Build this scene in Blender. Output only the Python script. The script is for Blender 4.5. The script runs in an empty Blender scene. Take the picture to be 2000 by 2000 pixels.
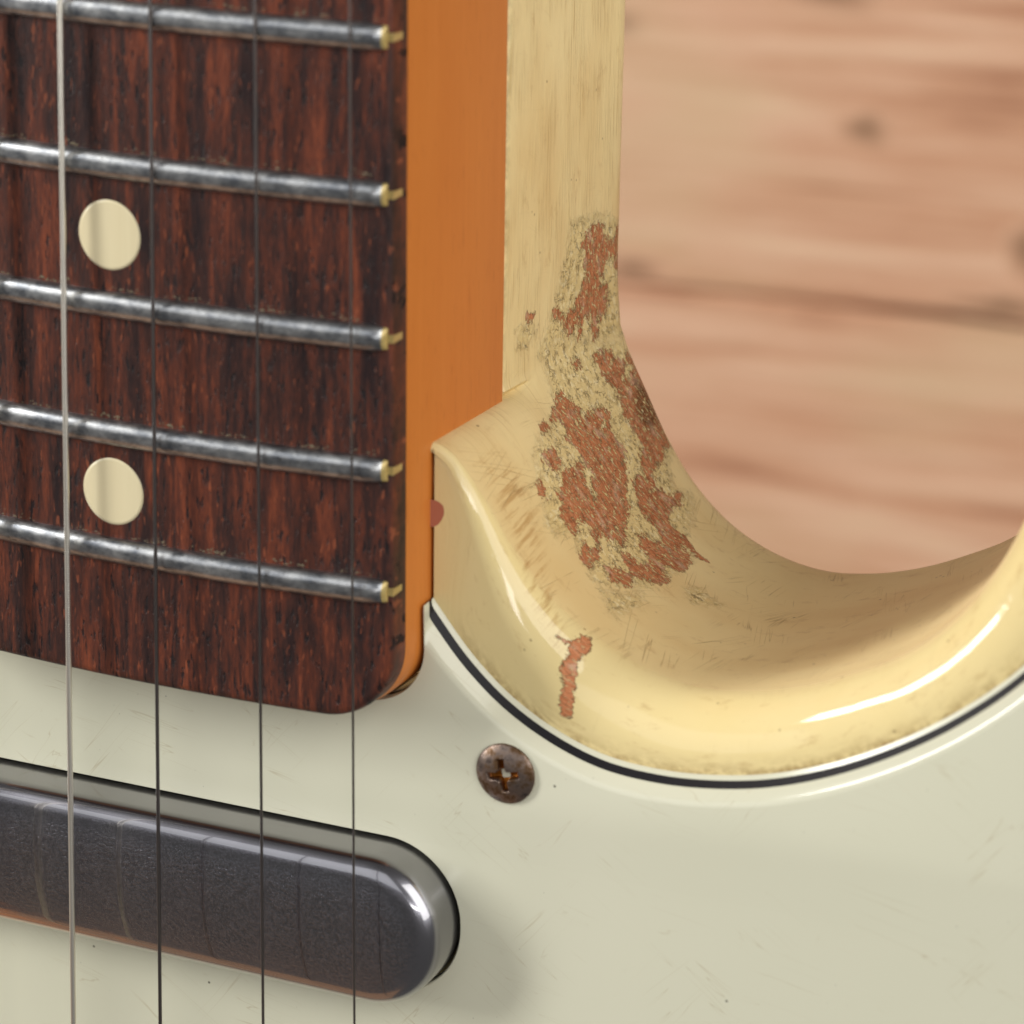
import bpy, bmesh, math, random
import numpy as np
from mathutils import Matrix, Vector
from mathutils.geometry import tessellate_polygon

random.seed(7); rng = np.random.default_rng(11)
MM = 0.001
scene = bpy.context.scene
col = scene.collection

# ------------------------------------------------------------------ camera
cam_d = bpy.data.cameras.new("camera"); cam = bpy.data.objects.new("camera", cam_d); col.objects.link(cam)
CAMR = Matrix(((0.910800, -0.154225, 0.382959), (0.027947, 0.948509, 0.315515), (-0.411900, -0.276669, 0.868212)))
cam.matrix_world = Matrix.Translation(Vector((138.3876, 92.6028, 232.9036)) * MM) @ CAMR.to_4x4()
cam_d.sensor_width = 36.0
cam_d.lens = 5786.218 / 2000 * 36.0
cam_d.shift_x = 3.6816 / 2000; cam_d.shift_y = -27.896 / 2000
cam_d.clip_start = 0.005; cam_d.clip_end = 20
cam_d.dof.use_dof = True; cam_d.dof.focus_distance = 0.291; cam_d.dof.aperture_fstop = 31
scene.camera = cam

# ------------------------------------------------------------------ light of the room
world = bpy.data.worlds.new("World"); scene.world = world; world.use_nodes = True
bg = world.node_tree.nodes["Background"]
bg.inputs[0].default_value = (1.0, 0.97, 0.93, 1); bg.inputs[1].default_value = 0.12

def area(name, dirv, dist, sx, sy, power, colr=(1, 1, 1), target=(25, -5, 0)):
    d = bpy.data.lights.new(name, 'AREA'); d.shape = 'RECTANGLE'; d.size = sx; d.size_y = sy
    d.energy = power; d.color = colr
    o = bpy.data.objects.new(name, d); col.objects.link(o)
    v = Vector(dirv).normalized(); t = Vector(target) * MM
    o.location = t + v * dist
    o.rotation_euler = v.to_track_quat('Z', 'Y').to_euler()
    return o
area("softbox_left", (-0.83, 0.34, 0.45), 1.8, 1.08, 0.31, 30.5, (1, 0.99, 0.96))
area("softbox_overhead", (-0.20, 0.42, 0.88), 1.4, 1.1, 0.9, 3.0, (0.98, 0.99, 1.0))
area("softbox_right", (0.52, 0.14, 0.84), 1.0, 0.08, 0.45, 1.0, (1, 0.98, 0.95))
area("softbox_side", (0.78, 0.44, 0.40), 1.0, 0.9, 0.8, 7.4, (1, 0.98, 0.94))
area("added_warm_fill", (-0.50, -0.82, 0.30), 1.0, 1.0, 0.6, 0.7, (1.0, 0.46, 0.16))  # unseen warm fill, added for the orange reflections on frets and pickup cover
scene.view_settings.view_transform = 'Standard'; scene.view_settings.look = 'None'
scene.view_settings.exposure = 0.1; scene.view_settings.gamma = 1.0

# ------------------------------------------------------------------ helpers
def lin(r, g, b):
    f = lambda c: (c / 12.92) if c <= 0.04045 else ((c + 0.055) / 1.055) ** 2.4
    return (f(r / 255), f(g / 255), f(b / 255), 1)

def mesh_obj(name, verts, faces, mats, parent=None, smooth=True, fmat=None, sharp=None, uv=None):
    me = bpy.data.meshes.new(name)
    v = np.asarray(verts, dtype=float) * MM
    me.from_pydata(v.tolist(), [], [tuple(int(i) for i in f) for f in faces])
    me.update()
    for m in (mats if isinstance(mats, (list, tuple)) else [mats]): me.materials.append(m)
    if fmat is not None: me.polygons.foreach_set("material_index", np.asarray(fmat, dtype=np.int32))
    me.polygons.foreach_set("use_smooth", np.full(len(me.polygons), bool(smooth)))
    if uv is not None:
        lay = me.uv_layers.new(name="surface"); li = np.empty(len(me.loops), dtype=np.int32)
        me.loops.foreach_get("vertex_index", li)
        lay.data.foreach_set("uv", np.asarray(uv, dtype=np.float32)[li].ravel())
    if sharp: me.set_sharp_from_angle(angle=math.radians(sharp))
    o = bpy.data.objects.new(name, me); col.objects.link(o)
    if parent: o.parent = parent
    return o

def fix_normals(o):
    bm = bmesh.new(); bm.from_mesh(o.data); bmesh.ops.recalc_face_normals(bm, faces=bm.faces[:]); bm.to_mesh(o.data); bm.free()

class N:
    """small node-tree builder"""
    def __init__(s, name):
        s.m = bpy.data.materials.new(name); s.m.use_nodes = True; s.t = s.m.node_tree
        s.b = s.t.nodes["Principled BSDF"]
    def node(s, typ, **kw):
        n = s.t.nodes.new(typ)
        for k, v in kw.items(): setattr(n, k, v)
        return n
    def link(s, a, b): s.t.links.new(a, b)
    def put(s, inp, v):
        if hasattr(v, "links") or isinstance(v, bpy.types.NodeSocket): s.link(v, inp)
        elif isinstance(v, (tuple, list)) and len(v) == 3 and inp.type == 'RGBA': inp.default_value = (*v, 1)
        else: inp.default_value = v
    def set(s, **kw):
        for k, v in kw.items(): s.put(s.b.inputs[k.replace('_', ' ')], v)
    def math(s, op, a, b=0.0, c=0.0, clamp=False):
        n = s.node("ShaderNodeMath", operation=op, use_clamp=clamp)
        s.put(n.inputs[0], a); s.put(n.inputs[1], b); s.put(n.inputs[2], c); return n.outputs[0]
    def pos(s, sc=(1, 1, 1), rot=(0, 0, 0), loc=(0, 0, 0)):
        g = s.node("ShaderNodeTexCoord"); m = s.node("ShaderNodeMapping")
        s.link(g.outputs["Object"], m.inputs[0])
        m.inputs["Scale"].default_value = tuple(1000 * k for k in sc)
        if rot != (0, 0, 0):
            g2 = s.node("ShaderNodeMapping"); s.link(g.outputs["Object"], g2.inputs[0]); g2.inputs["Rotation"].default_value = rot
            s.link(g2.outputs[0], m.inputs[0])
        m.inputs["Location"].default_value = loc
        return m.outputs[0]
    def uv(s, sc=(1, 1, 1), rot=0.0, loc=(0, 0, 0)):
        g = s.node("ShaderNodeUVMap", uv_map="surface")
        r = s.node("ShaderNodeMapping"); s.link(g.outputs[0], r.inputs[0]); r.inputs["Rotation"].default_value = (0, 0, rot)
        m = s.node("ShaderNodeMapping"); s.link(r.outputs[0], m.inputs[0])
        m.inputs["Scale"].default_value = sc; m.inputs["Location"].default_value = loc
        return m.outputs[0]
    def noise(s, vec, scale=1.0, detail=3.0, rough=0.55, dist=0.0, out=0):
        n = s.node("ShaderNodeTexNoise"); s.link(vec, n.inputs["Vector"])
        s.put(n.inputs["Scale"], scale); s.put(n.inputs["Detail"], detail); s.put(n.inputs["Roughness"], rough); s.put(n.inputs["Distortion"], dist)
        return n.outputs[out]
    def voro(s, vec, scale=1.0, feature='F1', out="Distance", rand=1.0):
        n = s.node("ShaderNodeTexVoronoi", feature=feature); s.link(vec, n.inputs["Vector"]); s.put(n.inputs["Scale"], scale)
        s.put(n.inputs["Randomness"], rand)
        return n.outputs[out]
    def ramp(s, v, lo, hi, a=0.0, b=1.0, smooth=True):
        n = s.node("ShaderNodeMapRange", interpolation_type='SMOOTHSTEP' if smooth else 'LINEAR')
        s.put(n.inputs[0], v); s.put(n.inputs[1], lo); s.put(n.inputs[2], hi); s.put(n.inputs[3], a); s.put(n.inputs[4], b)
        return n.outputs[0]
    def mix(s, f, a, b, blend='MIX'):
        n = s.node("ShaderNodeMix", data_type='RGBA', blend_type=blend)
        s.put(n.inputs[0], f); s.put(n.inputs[6], a); s.put(n.inputs[7], b); return n.outputs[2]
    def cramp(s, v, stops):
        n = s.node("ShaderNodeValToRGB"); e = n.color_ramp.elements
        while len(e) < len(stops): e.new(0.5)
        for k, (p, c) in zip(e, stops): k.position = p; k.color = c
        s.put(n.inputs[0], v); return n.outputs[0]
    def vadd(s, a, b, k=1.0):
        sc = s.node("ShaderNodeVectorMath", operation='SCALE'); s.link(b, sc.inputs[0]); s.put(sc.inputs[3], k)
        n = s.node("ShaderNodeVectorMath", operation='ADD'); s.link(a, n.inputs[0]); s.link(sc.outputs[0], n.inputs[1]); return n.outputs[0]
    def bump(s, h, dist, strength=1.0, normal=None):
        n = s.node("ShaderNodeBump"); s.put(n.inputs["Height"], h); n.inputs["Distance"].default_value = dist * MM
        n.inputs["Strength"].default_value = strength
        if normal is not None: s.link(normal, n.inputs["Normal"])
        return n.outputs[0]
    def attr(s, name):
        return s.node("ShaderNodeAttribute", attribute_name=name).outputs["Fac"]

# ------------------------------------------------------------------ materials
def mat_paint():
    k = N("aged_cream_lacquer")
    uv1 = k.uv()
    zone = k.attr("worn")          # 1 on the handled wall of the cutaway, 0 on the glossy lacquer
    bare = k.attr("bare"); crack = k.attr("crackle"); rub = k.attr("rubbed")
    # ragged flake outline: domain noise stretched along the wood grain (u)
    na = k.math('SUBTRACT', k.noise(k.uv((1.1, 1.5, 1)), 1.0, 6, 0.68), 0.5)
    nb = k.math('SUBTRACT', k.noise(k.uv((2.6, 4.2, 1), 0.25), 1.0, 4, 0.7), 0.5)
    nc = k.math('SUBTRACT', k.noise(k.uv((4.0, 7.0, 1), 0.4), 1.0, 3, 0.7), 0.5)
    ragged = k.ramp(crack, -0.6, 0.5, 0.4, 1.0)
    d = k.math('ADD', k.math('ADD', bare, k.math('MULTIPLY', ragged, 0.16)), k.math('MULTIPLY', ragged, k.math('ADD', k.math('MULTIPLY', na, 3.3), k.math('ADD', k.math('MULTIPLY', nb, 2.2), k.math('MULTIPLY', nc, 0.9)))))
    flakes = k.ramp(k.noise(k.uv((1.3, 3.0, 1), 0.5), 1.0, 4, 0.72), 0.545, 0.575)      # paint crumbs left in the bare wood
    isbare = k.math('MULTIPLY', k.ramp(d, -0.03, 0.03), k.math('SUBTRACT', 1.0, k.math('MULTIPLY', flakes, ragged)))
    rim = k.math('MULTIPLY', k.ramp(d, -0.12, -0.01), k.ramp(d, 0.09, 0.0))
    # crackled skin round the flakes
    cm = k.ramp(k.math('ADD', crack, k.math('MULTIPLY', na, 4.5)), -0.5, 0.9)
    warp = k.noise(k.uv((1.2, 1.2, 1)), 1.0, 3, 0.6, out=1)
    wuv = k.vadd(k.uv((1.0, 1.25, 1), 0.3), warp, 1.6)
    worm = k.math('ABSOLUTE', k.math('SUBTRACT', k.noise(wuv, 0.8, 3.0, 0.6), 0.5))
    ve = k.voro(wuv, 1.05, 'DISTANCE_TO_EDGE')
    gate = k.ramp(k.noise(k.uv((0.9, 0.9, 1), 0, (5, 2, 0)), 1.0, 4, 0.65), 0.40, 0.62)
    cr = k.math('MAXIMUM', k.math('MULTIPLY', k.ramp(worm, 0.032, 0.008), 0.85), k.math('MULTIPLY', k.ramp(ve, 0.05, 0.01), k.ramp(gate, 0.5, 0.9)))
    cr = k.math('MULTIPLY', k.math('MULTIPLY', cr, k.math('ADD', k.math('MULTIPLY', gate, 0.95), 0.03)), cm)
    # cream base with patches
    cream = k.mix(k.noise(k.uv((0.10, 0.16, 1)), 1.0, 4, 0.6), lin(230, 206, 149), lin(237, 218, 166))
    gloss = k.mix(k.noise(k.uv((0.12, 0.12, 1)), 1.0, 4, 0.6), lin(226, 205, 146), lin(232, 213, 160))
    paint = k.mix(zone, gloss, cream)
    # grain printing through worn paint: fine lines along u (the neck direction)
    gl = k.noise(k.uv((0.10, 4.2, 1), 0.0), 1.0, 4, 0.65)
    glm = k.math('MULTIPLY', k.attr("grain"), k.ramp(k.noise(k.uv((0.13, 0.35, 1)), 1.0, 3, 0.5), 0.35, 0.62))
    paint = k.mix(k.math('MULTIPLY', k.ramp(gl, 0.50, 0.66), k.math('MULTIPLY', glm, 0.58)), paint, lin(176, 142, 84))
    # rubbed brown fingernail strokes across the ridge
    hz = k.noise(k.uv((1.9, 0.17, 1), 0.12), 1.0, 4, 0.62)
    rb = k.math('MULTIPLY', k.ramp(k.math('ADD', rub, k.math('MULTIPLY', na, 3.0)), -1.0, 1.6), k.ramp(hz, 0.47, 0.63))
    paint = k.mix(k.math('MULTIPLY', rb, 0.62), paint, lin(166, 120, 60))
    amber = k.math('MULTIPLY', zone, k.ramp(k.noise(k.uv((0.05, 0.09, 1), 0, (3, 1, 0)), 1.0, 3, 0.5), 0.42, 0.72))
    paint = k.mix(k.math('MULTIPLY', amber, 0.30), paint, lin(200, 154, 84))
    # hairline scratches in three directions
    scr = None
    for a, sx, sy, lo in ((1.45, 0.03, 1.0, 0.010), (1.05, 0.025, 0.8, 0.008), (1.85, 0.03, 0.8, 0.008)):
        nn = k.noise(k.uv((sx, sy, 1), a, (a * 7, 3, 0)), 1.0, 2.5, 0.5)
        line = k.ramp(k.math('ABSOLUTE', k.math('SUBTRACT', nn, 0.5)), lo, 0.0)
        g2 = k.ramp(k.noise(k.uv((0.16, 0.16, 1), a, (a * 31, 9, 0)), 1.0, 2, 0.5), 0.53, 0.66)
        line = k.math('MULTIPLY', line, g2)
        scr = line if scr is None else k.math('MAXIMUM', scr, line)
    scr = k.math('MULTIPLY', scr, k.math('MULTIPLY', k.math('ADD', k.math('MULTIPLY', zone, 0.7), 0.08), k.math('SUBTRACT', 1.0, k.math('MULTIPLY', k.attr('grain'), 0.85))))
    paint = k.mix(k.math('MULTIPLY', scr, 0.62), paint, lin(146, 110, 60))
    # dirt specks
    sp = k.voro(k.uv((0.55, 0.55, 1)), 1.0)
    spm = k.math('MULTIPLY', k.ramp(sp, 0.10, 0.05), k.ramp(k.noise(k.uv((0.3, 0.3, 1)), 1.0, 2, 0.5), 0.5, 0.6))
    paint = k.mix(k.math('MULTIPLY', spm, 0.7), paint, lin(120, 92, 62))
    smu = k.ramp(k.noise(k.uv((0.22, 0.5, 1), 0.1), 1.0, 6, 0.75), 0.54, 0.72)
    paint = k.mix(k.math('MULTIPLY', smu, 0.38), paint, lin(168, 126, 74))
    fleck = k.math('MULTIPLY', cm, k.ramp(k.noise(wuv, 1.5, 3, 0.65), 0.53, 0.62))
    gl2 = k.math('MULTIPLY', k.attr("grime_line"), k.ramp(k.noise(k.uv((0.5, 0.9, 1)), 1.0, 5, 0.7), 0.36, 0.6))
    paint = k.mix(k.math('MULTIPLY', gl2, 0.7), paint, lin(140, 104, 56))
    sm2 = k.math('MULTIPLY', k.attr("seam"), k.ramp(k.noise(k.uv((0.5, 1.5, 1)), 1.0, 5, 0.7), 0.36, 0.58))
    paint = k.mix(k.math('MULTIPLY', sm2, 0.8), paint, lin(92, 76, 44))
    paint = k.mix(k.math('MULTIPLY', cm, 0.5), paint, lin(228, 204, 140))
    paint = k.mix(k.math('MULTIPLY', fleck, 0.6), paint, lin(248, 234, 190))
    paint = k.mix(k.math('MULTIPLY', cr, 0.62), paint, lin(112, 80, 46))
    # bare alder
    wg = k.noise(k.uv((0.55, 4.5, 1)), 1.0, 5, 0.7)
    wood = k.cramp(wg, [(0.25, lin(152, 88, 56)), (0.5, lin(198, 127, 86)), (0.75, lin(222, 168, 128))])
    grey = k.ramp(k.noise(k.uv((0.35, 0.75, 1), 0.2, (8, 0, 0)), 1.0, 4, 0.6), 0.52, 0.66)
    wood = k.mix(k.math('MULTIPLY', grey, 0.75), wood, lin(218, 180, 152))
    dirty = k.ramp(k.attr("soiled"), -0.8, 0.9)
    wood = k.mix(k.math('MULTIPLY', dirty, k.ramp(k.noise(k.uv((2, 3, 1)), 1.0, 4, 0.7), 0.3, 0.7, 0.35, 0.9)), wood, lin(88, 62, 34))
    c = k.mix(isbare, paint, wood)
    c = k.mix(k.math('MULTIPLY', rim, 0.5), c, lin(84, 56, 34))
    h = k.math('SUBTRACT', k.math('MULTIPLY', isbare, -1.0), k.math('MULTIPLY', cr, 0.6))
    curl = k.math('MULTIPLY', k.noise(wuv, 1.9, 3, 0.7), k.math('MULTIPLY', cm, 0.85))
    h = k.math('ADD', h, curl)
    h = k.math('ADD', h, k.math('MULTIPLY', k.math('MULTIPLY', wg, isbare), 0.35))
    h = k.math('SUBTRACT', h, k.math('MULTIPLY', scr, 0.18))
    h = k.math('ADD', h, k.math('MULTIPLY', k.math('MULTIPLY', gl, glm), 0.5))
    nrm = k.bump(h, 0.22, 1.0)
    big = k.bump(k.noise(k.uv((0.18, 0.18, 1)), 1.0, 2, 0.5), 0.05, 0.6, nrm)
    rough = k.math('ADD', k.math('MULTIPLY', zone, 0.34), 0.07)
    rough = k.math('ADD', rough, k.math('MULTIPLY', k.math('MAXIMUM', isbare, cm), 0.25), clamp=True)
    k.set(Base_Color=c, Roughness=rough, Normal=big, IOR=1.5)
    k.put(k.b.inputs["Specular IOR Level"], k.math('SUBTRACT', 0.5, k.math('MULTIPLY', isbare, 0.35)))
    return k.m

def mat_rosewood():
    k = N("rosewood")
    w = k.noise(k.pos((0.25, 0.05, 0.1)), 1.0, 2, 0.5, out=1)
    p = lambda sx, sy, l=0: k.vadd(k.pos((sx, sy, 0.3), loc=(l, l * 2, 0)), w, 0.7)
    a = k.noise(p(0.45, 0.045), 1.0, 4, 0.62)
    b = k.noise(p(1.25, 0.13, 3), 1.0, 4, 0.66)
    c3 = k.noise(p(4.0, 0.9, 5), 1.0, 3, 0.65)
    t = k.math('ADD', k.math('MULTIPLY', a, 0.60), k.math('ADD', k.math('MULTIPLY', b, 0.50), k.math('MULTIPLY', c3, 0.20)))
    c = k.cramp(t, [(0.51, lin(38, 27, 28)), (0.61, lin(58, 37, 33)), (0.70, lin(86, 46, 35)), (0.85, lin(130, 67, 44))])
    pores = k.ramp(k.noise(p(2.8, 0.50, 9), 1.0, 2.5, 0.6), 0.58, 0.64)
    dens = k.ramp(k.noise(p(0.8, 0.12, 2), 1.0, 2, 0.5), 0.34, 0.54)
    pores = k.math('MULTIPLY', pores, dens)
    c = k.mix(k.math('MULTIPLY', pores, 0.92), c, lin(20, 15, 18))
    fl = k.ramp(k.noise(p(3.0, 0.55, 14), 1.0, 2, 0.5), 0.64, 0.72)
    c = k.mix(k.math('MULTIPLY', fl, 0.35), c, lin(178, 98, 64))
    h = k.math('ADD', k.math('MULTIPLY', pores, -1.0), k.math('MULTIPLY', c3, 0.5))
    k.set(Base_Color=c, Roughness=k.math('ADD', 0.40, k.math('MULTIPLY', pores, 0.3)), Normal=k.bump(h, 0.12, 1.0))
    k.put(k.b.inputs["Specular IOR Level"], 0.28)
    return k.m

def mat_maple():
    k = N("amber_lacquered_maple")
    g = k.noise(k.pos((0.5, 0.035, 1.6)), 1.0, 5, 0.68)
    g2 = k.noise(k.pos((0.5, 0.05, 0.25)), 1.0, 3, 0.5)
    c = k.mix(g, lin(194, 114, 44), lin(210, 132, 62))
    c = k.mix(k.math('MULTIPLY', g2, 0.4), c, lin(178, 92, 32))
    fk = k.ramp(k.noise(k.pos((1.0, 0.35, 3.2)), 1.0, 3, 0.6), 0.58, 0.7)
    c = k.mix(k.math('MULTIPLY', fk, 0.22), c, lin(150, 74, 26))
    k.set(Base_Color=c, Roughness=0.33, Normal=k.bump(k.noise(k.pos((2, .3, 2)), 1.0, 3, .6), 0.01, 0.3))
    return k.m

def mat_mint(name="mint_plastic", base=(207, 205, 185)):
    k = N(name)
    c = k.mix(k.noise(k.pos((0.03, 0.03, 0.03)), 1.0, 3, 0.5), lin(base[0] - 4, base[1] - 3, base[2] - 6), lin(base[0] + 3, base[1] + 3, base[2] + 3))
    v = k.voro(k.pos((0.3, 0.3, 0.3)), 1.0)
    m = k.math('MULTIPLY', k.ramp(v, 0.055, 0.03), k.ramp(k.noise(k.pos((0.09, 0.09, .09)), 1.0, 2, 0.5), 0.48, 0.56))
    v2 = k.voro(k.pos((0.8, 0.8, 0.8), loc=(3, 4, 5)), 1.0)
    m2 = k.math('MULTIPLY', k.ramp(v2, 0.06, 0.03), k.ramp(k.noise(k.pos((0.11, 0.11, .11), loc=(9, 2, 1)), 1.0, 2, 0.5), 0.55, 0.62))
    c = k.mix(k.math('MULTIPLY', k.math('MAXIMUM', m, k.math('MULTIPLY', m2, 0.6)), 0.8), c, lin(70, 64, 54))
    scr = None
    for a, lo in ((0.6, 0.006), (-0.9, 0.005), (0.15, 0.005)):
        nn = k.noise(k.pos((0.03, 0.55, 0.1), rot=(0, 0, a), loc=(a, 3, 0)), 1.0, 2, 0.5)
        l = k.math('MULTIPLY', k.ramp(k.math('ABSOLUTE', k.math('SUBTRACT', nn, 0.5)), lo, 0.0), k.ramp(k.noise(k.pos((0.1, 0.1, .1), loc=(a * 9, 1, 0)), 1.0, 2, 0.5), 0.52, 0.64))
        scr = l if scr is None else k.math('MAXIMUM', scr, l)
    c = k.mix(k.math('MULTIPLY', scr, 0.36), c, lin(164, 146, 108))
    h = k.math('SUBTRACT', k.math('MULTIPLY', k.noise(k.pos((0.05, 0.05, 0.05)), 1.0, 2, 0.4), 1.0), k.math('MULTIPLY', k.math('MAXIMUM', scr, m), 0.08))
    k.set(Base_Color=c, Roughness=0.16, Normal=k.bump(h, 0.12, 0.5))
    return k.m

def mat_simple(name, c, rough=0.4, metal=0.0, **kw):
    k = N(name); k.set(Base_Color=c, Roughness=rough, Metallic=metal)
    return k.m

def mat_black_ply():
    k = N("black_plastic")
    k.set(Base_Color=k.mix(k.noise(k.pos((.6, .6, .6)), 1.0, 4, .6), lin(18, 16, 20), lin(30, 28, 32)), Roughness=0.5)
    k.put(k.b.inputs['Specular IOR Level'], 0.25)
    return k.m

def mat_nickel():
    k = N("worn_nickel")
    n = k.noise(k.pos((0.55, 0.8, 0.8)), 1.0, 5, 0.7)
    n2 = k.noise(k.pos((2.2, 4, 4)), 1.0, 3, 0.6)
    c = k.mix(k.ramp(n, 0.22, 0.74), lin(112, 117, 126), lin(204, 205, 205))
    c = k.mix(k.ramp(n2, 0.60, 0.74), c, lin(112, 108, 100))
    k.set(Base_Color=c, Metallic=1.0, Roughness=k.math('ADD', 0.24, k.math('MULTIPLY', n, 0.2)), Normal=k.bump(n2, 0.008, 0.3))
    return k.m

def mat_brass():
    k = N("yellowed_lacquer_and_gold_reflection")
    c = k.mix(k.noise(k.pos((2, 2, 2)), 1.0, 3, .6), lin(160, 134, 76), lin(204, 184, 124))
    k.set(Base_Color=c, Metallic=0.3, Roughness=0.3)
    return k.m

def mat_cover():
    k = N("scuffed_metal_plating")
    f = k.noise(k.pos((3.0, 3.6, 3.4)), 1.0, 3, 0.75)
    top = k.attr('topface')
    c = k.mix(k.math('ADD', k.math('MULTIPLY', k.ramp(f, 0.34, 0.66), k.math('MULTIPLY', top, 0.4)), k.math('SUBTRACT', 0.72, k.math('MULTIPLY', top, 0.36))), lin(58, 58, 66), lin(150, 149, 157))
    # warm reflection painted into the plating colour along the lower left edge
    at = k.attr("orange_reflection")
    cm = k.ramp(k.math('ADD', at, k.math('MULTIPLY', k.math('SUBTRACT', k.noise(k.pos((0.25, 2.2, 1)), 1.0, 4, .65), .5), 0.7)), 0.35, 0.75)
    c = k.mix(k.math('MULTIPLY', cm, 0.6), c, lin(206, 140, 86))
    top = k.attr("topface")
    rough = k.math('ADD', 0.27, k.math('MULTIPLY', top, k.ramp(f, 0.3, 0.7, -0.10, -0.03)))
    k.set(Base_Color=c, Metallic=1.0, Roughness=rough)
    b = k.bump(k.math('MULTIPLY', f, top), 0.11, 0.8)
    k.link(b, k.b.inputs["Normal"])
    k.put(k.b.inputs["Coat Weight"], 1.0); k.put(k.b.inputs["Coat Roughness"], 0.03); k.put(k.b.inputs["Coat IOR"], 2.0)
    return k.m

def mat_screw():
    k = N("rusty_screw_steel")
    n = k.noise(k.pos((0.9, 0.9, 0.9)), 1.0, 5, 0.65)
    c = k.cramp(n, [(0.3, lin(92, 82, 78)), (0.48, lin(128, 112, 102)), (0.6, lin(98, 74, 52)), (0.75, lin(72, 50, 30))])
    dp = k.ramp(k.attr("recess"), 0.1, 0.7)
    c = k.mix(dp, c, lin(132, 78, 22))
    k.set(Base_Color=c, Metallic=0.85, Roughness=k.ramp(n, 0.3, 0.7, 0.26, 0.5), Normal=k.bump(k.noise(k.pos((3, 3, 3)), 1.0, 3, .6), 0.05, 0.5))
    return k.m

def mat_inlay():
    k = N("clay_inlay")
    c = k.mix(k.noise(k.pos((1.6, 0.05, 0.5)), 1.0, 3, .6), lin(214, 200, 162), lin(224, 212, 176))
    k.set(Base_Color=c, Roughness=0.3)
    return k.m

def mat_planks():
    k = N("rough_pine_boards")
    oi = k.node("ShaderNodeObjectInfo").outputs["Random"]
    off = k.node("ShaderNodeCombineXYZ"); k.link(k.math('MULTIPLY', oi, 37.0), off.inputs[0]); k.link(k.math('MULTIPLY', oi, 11.0), off.inputs[1])
    p = lambda sx, sy: k.vadd(k.pos((sx, sy, 0.02)), off.outputs[0], 1.0)
    a = k.noise(p(0.006, 0.070), 1.0, 4, 0.62, 0.4)
    b = k.noise(p(0.010, 0.17), 1.0, 5, 0.68, 0.3)
    g = k.noise(p(0.009, 0.02), 1.0, 2, 0.5)
    c = k.cramp(k.math('ADD', k.math('MULTIPLY', a, 0.6), k.math('MULTIPLY', b, 0.4)), [(0.33, lin(156, 104, 74)), (0.44, lin(200, 150, 117)), (0.55, lin(217, 174, 143)), (0.70, lin(227, 195, 161))])
    c = k.mix(k.math('MULTIPLY', k.ramp(g, 0.45, 0.7), 0.55), c, lin(204, 172, 134))
    kv = k.voro(p(0.0075, 0.016), 1.0)
    c = k.mix(k.math('MULTIPLY', k.ramp(kv, 0.11, 0.03), 0.8), c, lin(104, 72, 46))
    k.set(Base_Color=c, Roughness=0.7, Normal=k.bump(b, 1.5, 0.6))
    return k.m

def mat_knot():
    k = N("pine_knot")
    r = k.math('ADD', k.attr("ring"), k.math('MULTIPLY', k.math('SUBTRACT', k.noise(k.pos((0.2, 0.3, 0.2)), 1.0, 3, .6), 0.5), 0.4))
    c = k.cramp(r, [(0.1, lin(138, 104, 76)), (0.5, lin(176, 134, 104)), (0.95, lin(208, 162, 130))])
    k.set(Base_Color=c, Roughness=0.7); return k.m
M_KNOTS = mat_knot()
M_PAINT, M_ROSE, M_MAPLE, M_MINT = mat_paint(), mat_rosewood(), mat_maple(), mat_mint()
M_BLACK, M_NICK, M_BRASS, M_COVER = mat_black_ply(), mat_nickel(), mat_brass(), mat_cover()
M_SCREW, M_INLAY, M_PLANK = mat_screw(), mat_inlay(), mat_planks()
M_WHITEPLY = mat_mint("aged_white_plastic", (208, 206, 186))
M_STEEL = mat_simple("plain_string_steel", lin(112, 106, 104), 0.34, 1.0)
M_WOUND = mat_simple("wound_string_nickel", lin(232, 226, 214), 0.38, 1.0)
M_VOID = mat_simple("dark_cavity", lin(22, 20, 18), 0.9)
M_GRIME = mat_simple("dried_grime", lin(104, 92, 72), 0.8)

# ------------------------------------------------------------------ the board wall far behind
wall = bpy.data.objects.new("wall", None); col.objects.link(wall); wall["kind"] = "structure"
ZW = -600.0; ANG = math.radians(1.9)
def plank(yc, h, seed):
    r = np.random.default_rng(seed); n = 80
    xs = np.linspace(-700, 700, n); t = 24.0
    def edge(y, amp):
        ph = r.uniform(0, 6.28, 4); e = np.zeros(n)
        for i, f in enumerate((0.009, 0.021, 0.05, 0.11)): e += np.sin(xs * f + ph[i]) / (i + 1)
        return y + amp * e
    up, lo = edge(h / 2, 0.9), edge(-h / 2, 0.9)
    V, F = [], []
    for x, a, b in zip(xs, lo, up):
        V += [(x, a, -t), (x, a + .4, -1.6), (x, a + 2.2, 0), (x, b - 2.2, 0), (x, b - .4, -1.6), (x, b, -t)]
    for i in range(n - 1):
        for j in range(6):
            q = (j + 1) % 6; F.append((i * 6 + j, (i + 1) * 6 + j, (i + 1) * 6 + q, i * 6 + q))
    F += [tuple(range(6)), tuple(range((n - 1) * 6, n * 6))[::-1]]
    o = mesh_obj("plank", V, F, M_PLANK, wall, smooth=False); fix_normals(o)
    c, s = math.cos(ANG), math.sin(ANG)
    o.location = Vector((-150 - s * yc, c * yc, ZW)) * MM; o.rotation_euler = (0, 0, ANG)
    return o
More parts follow.
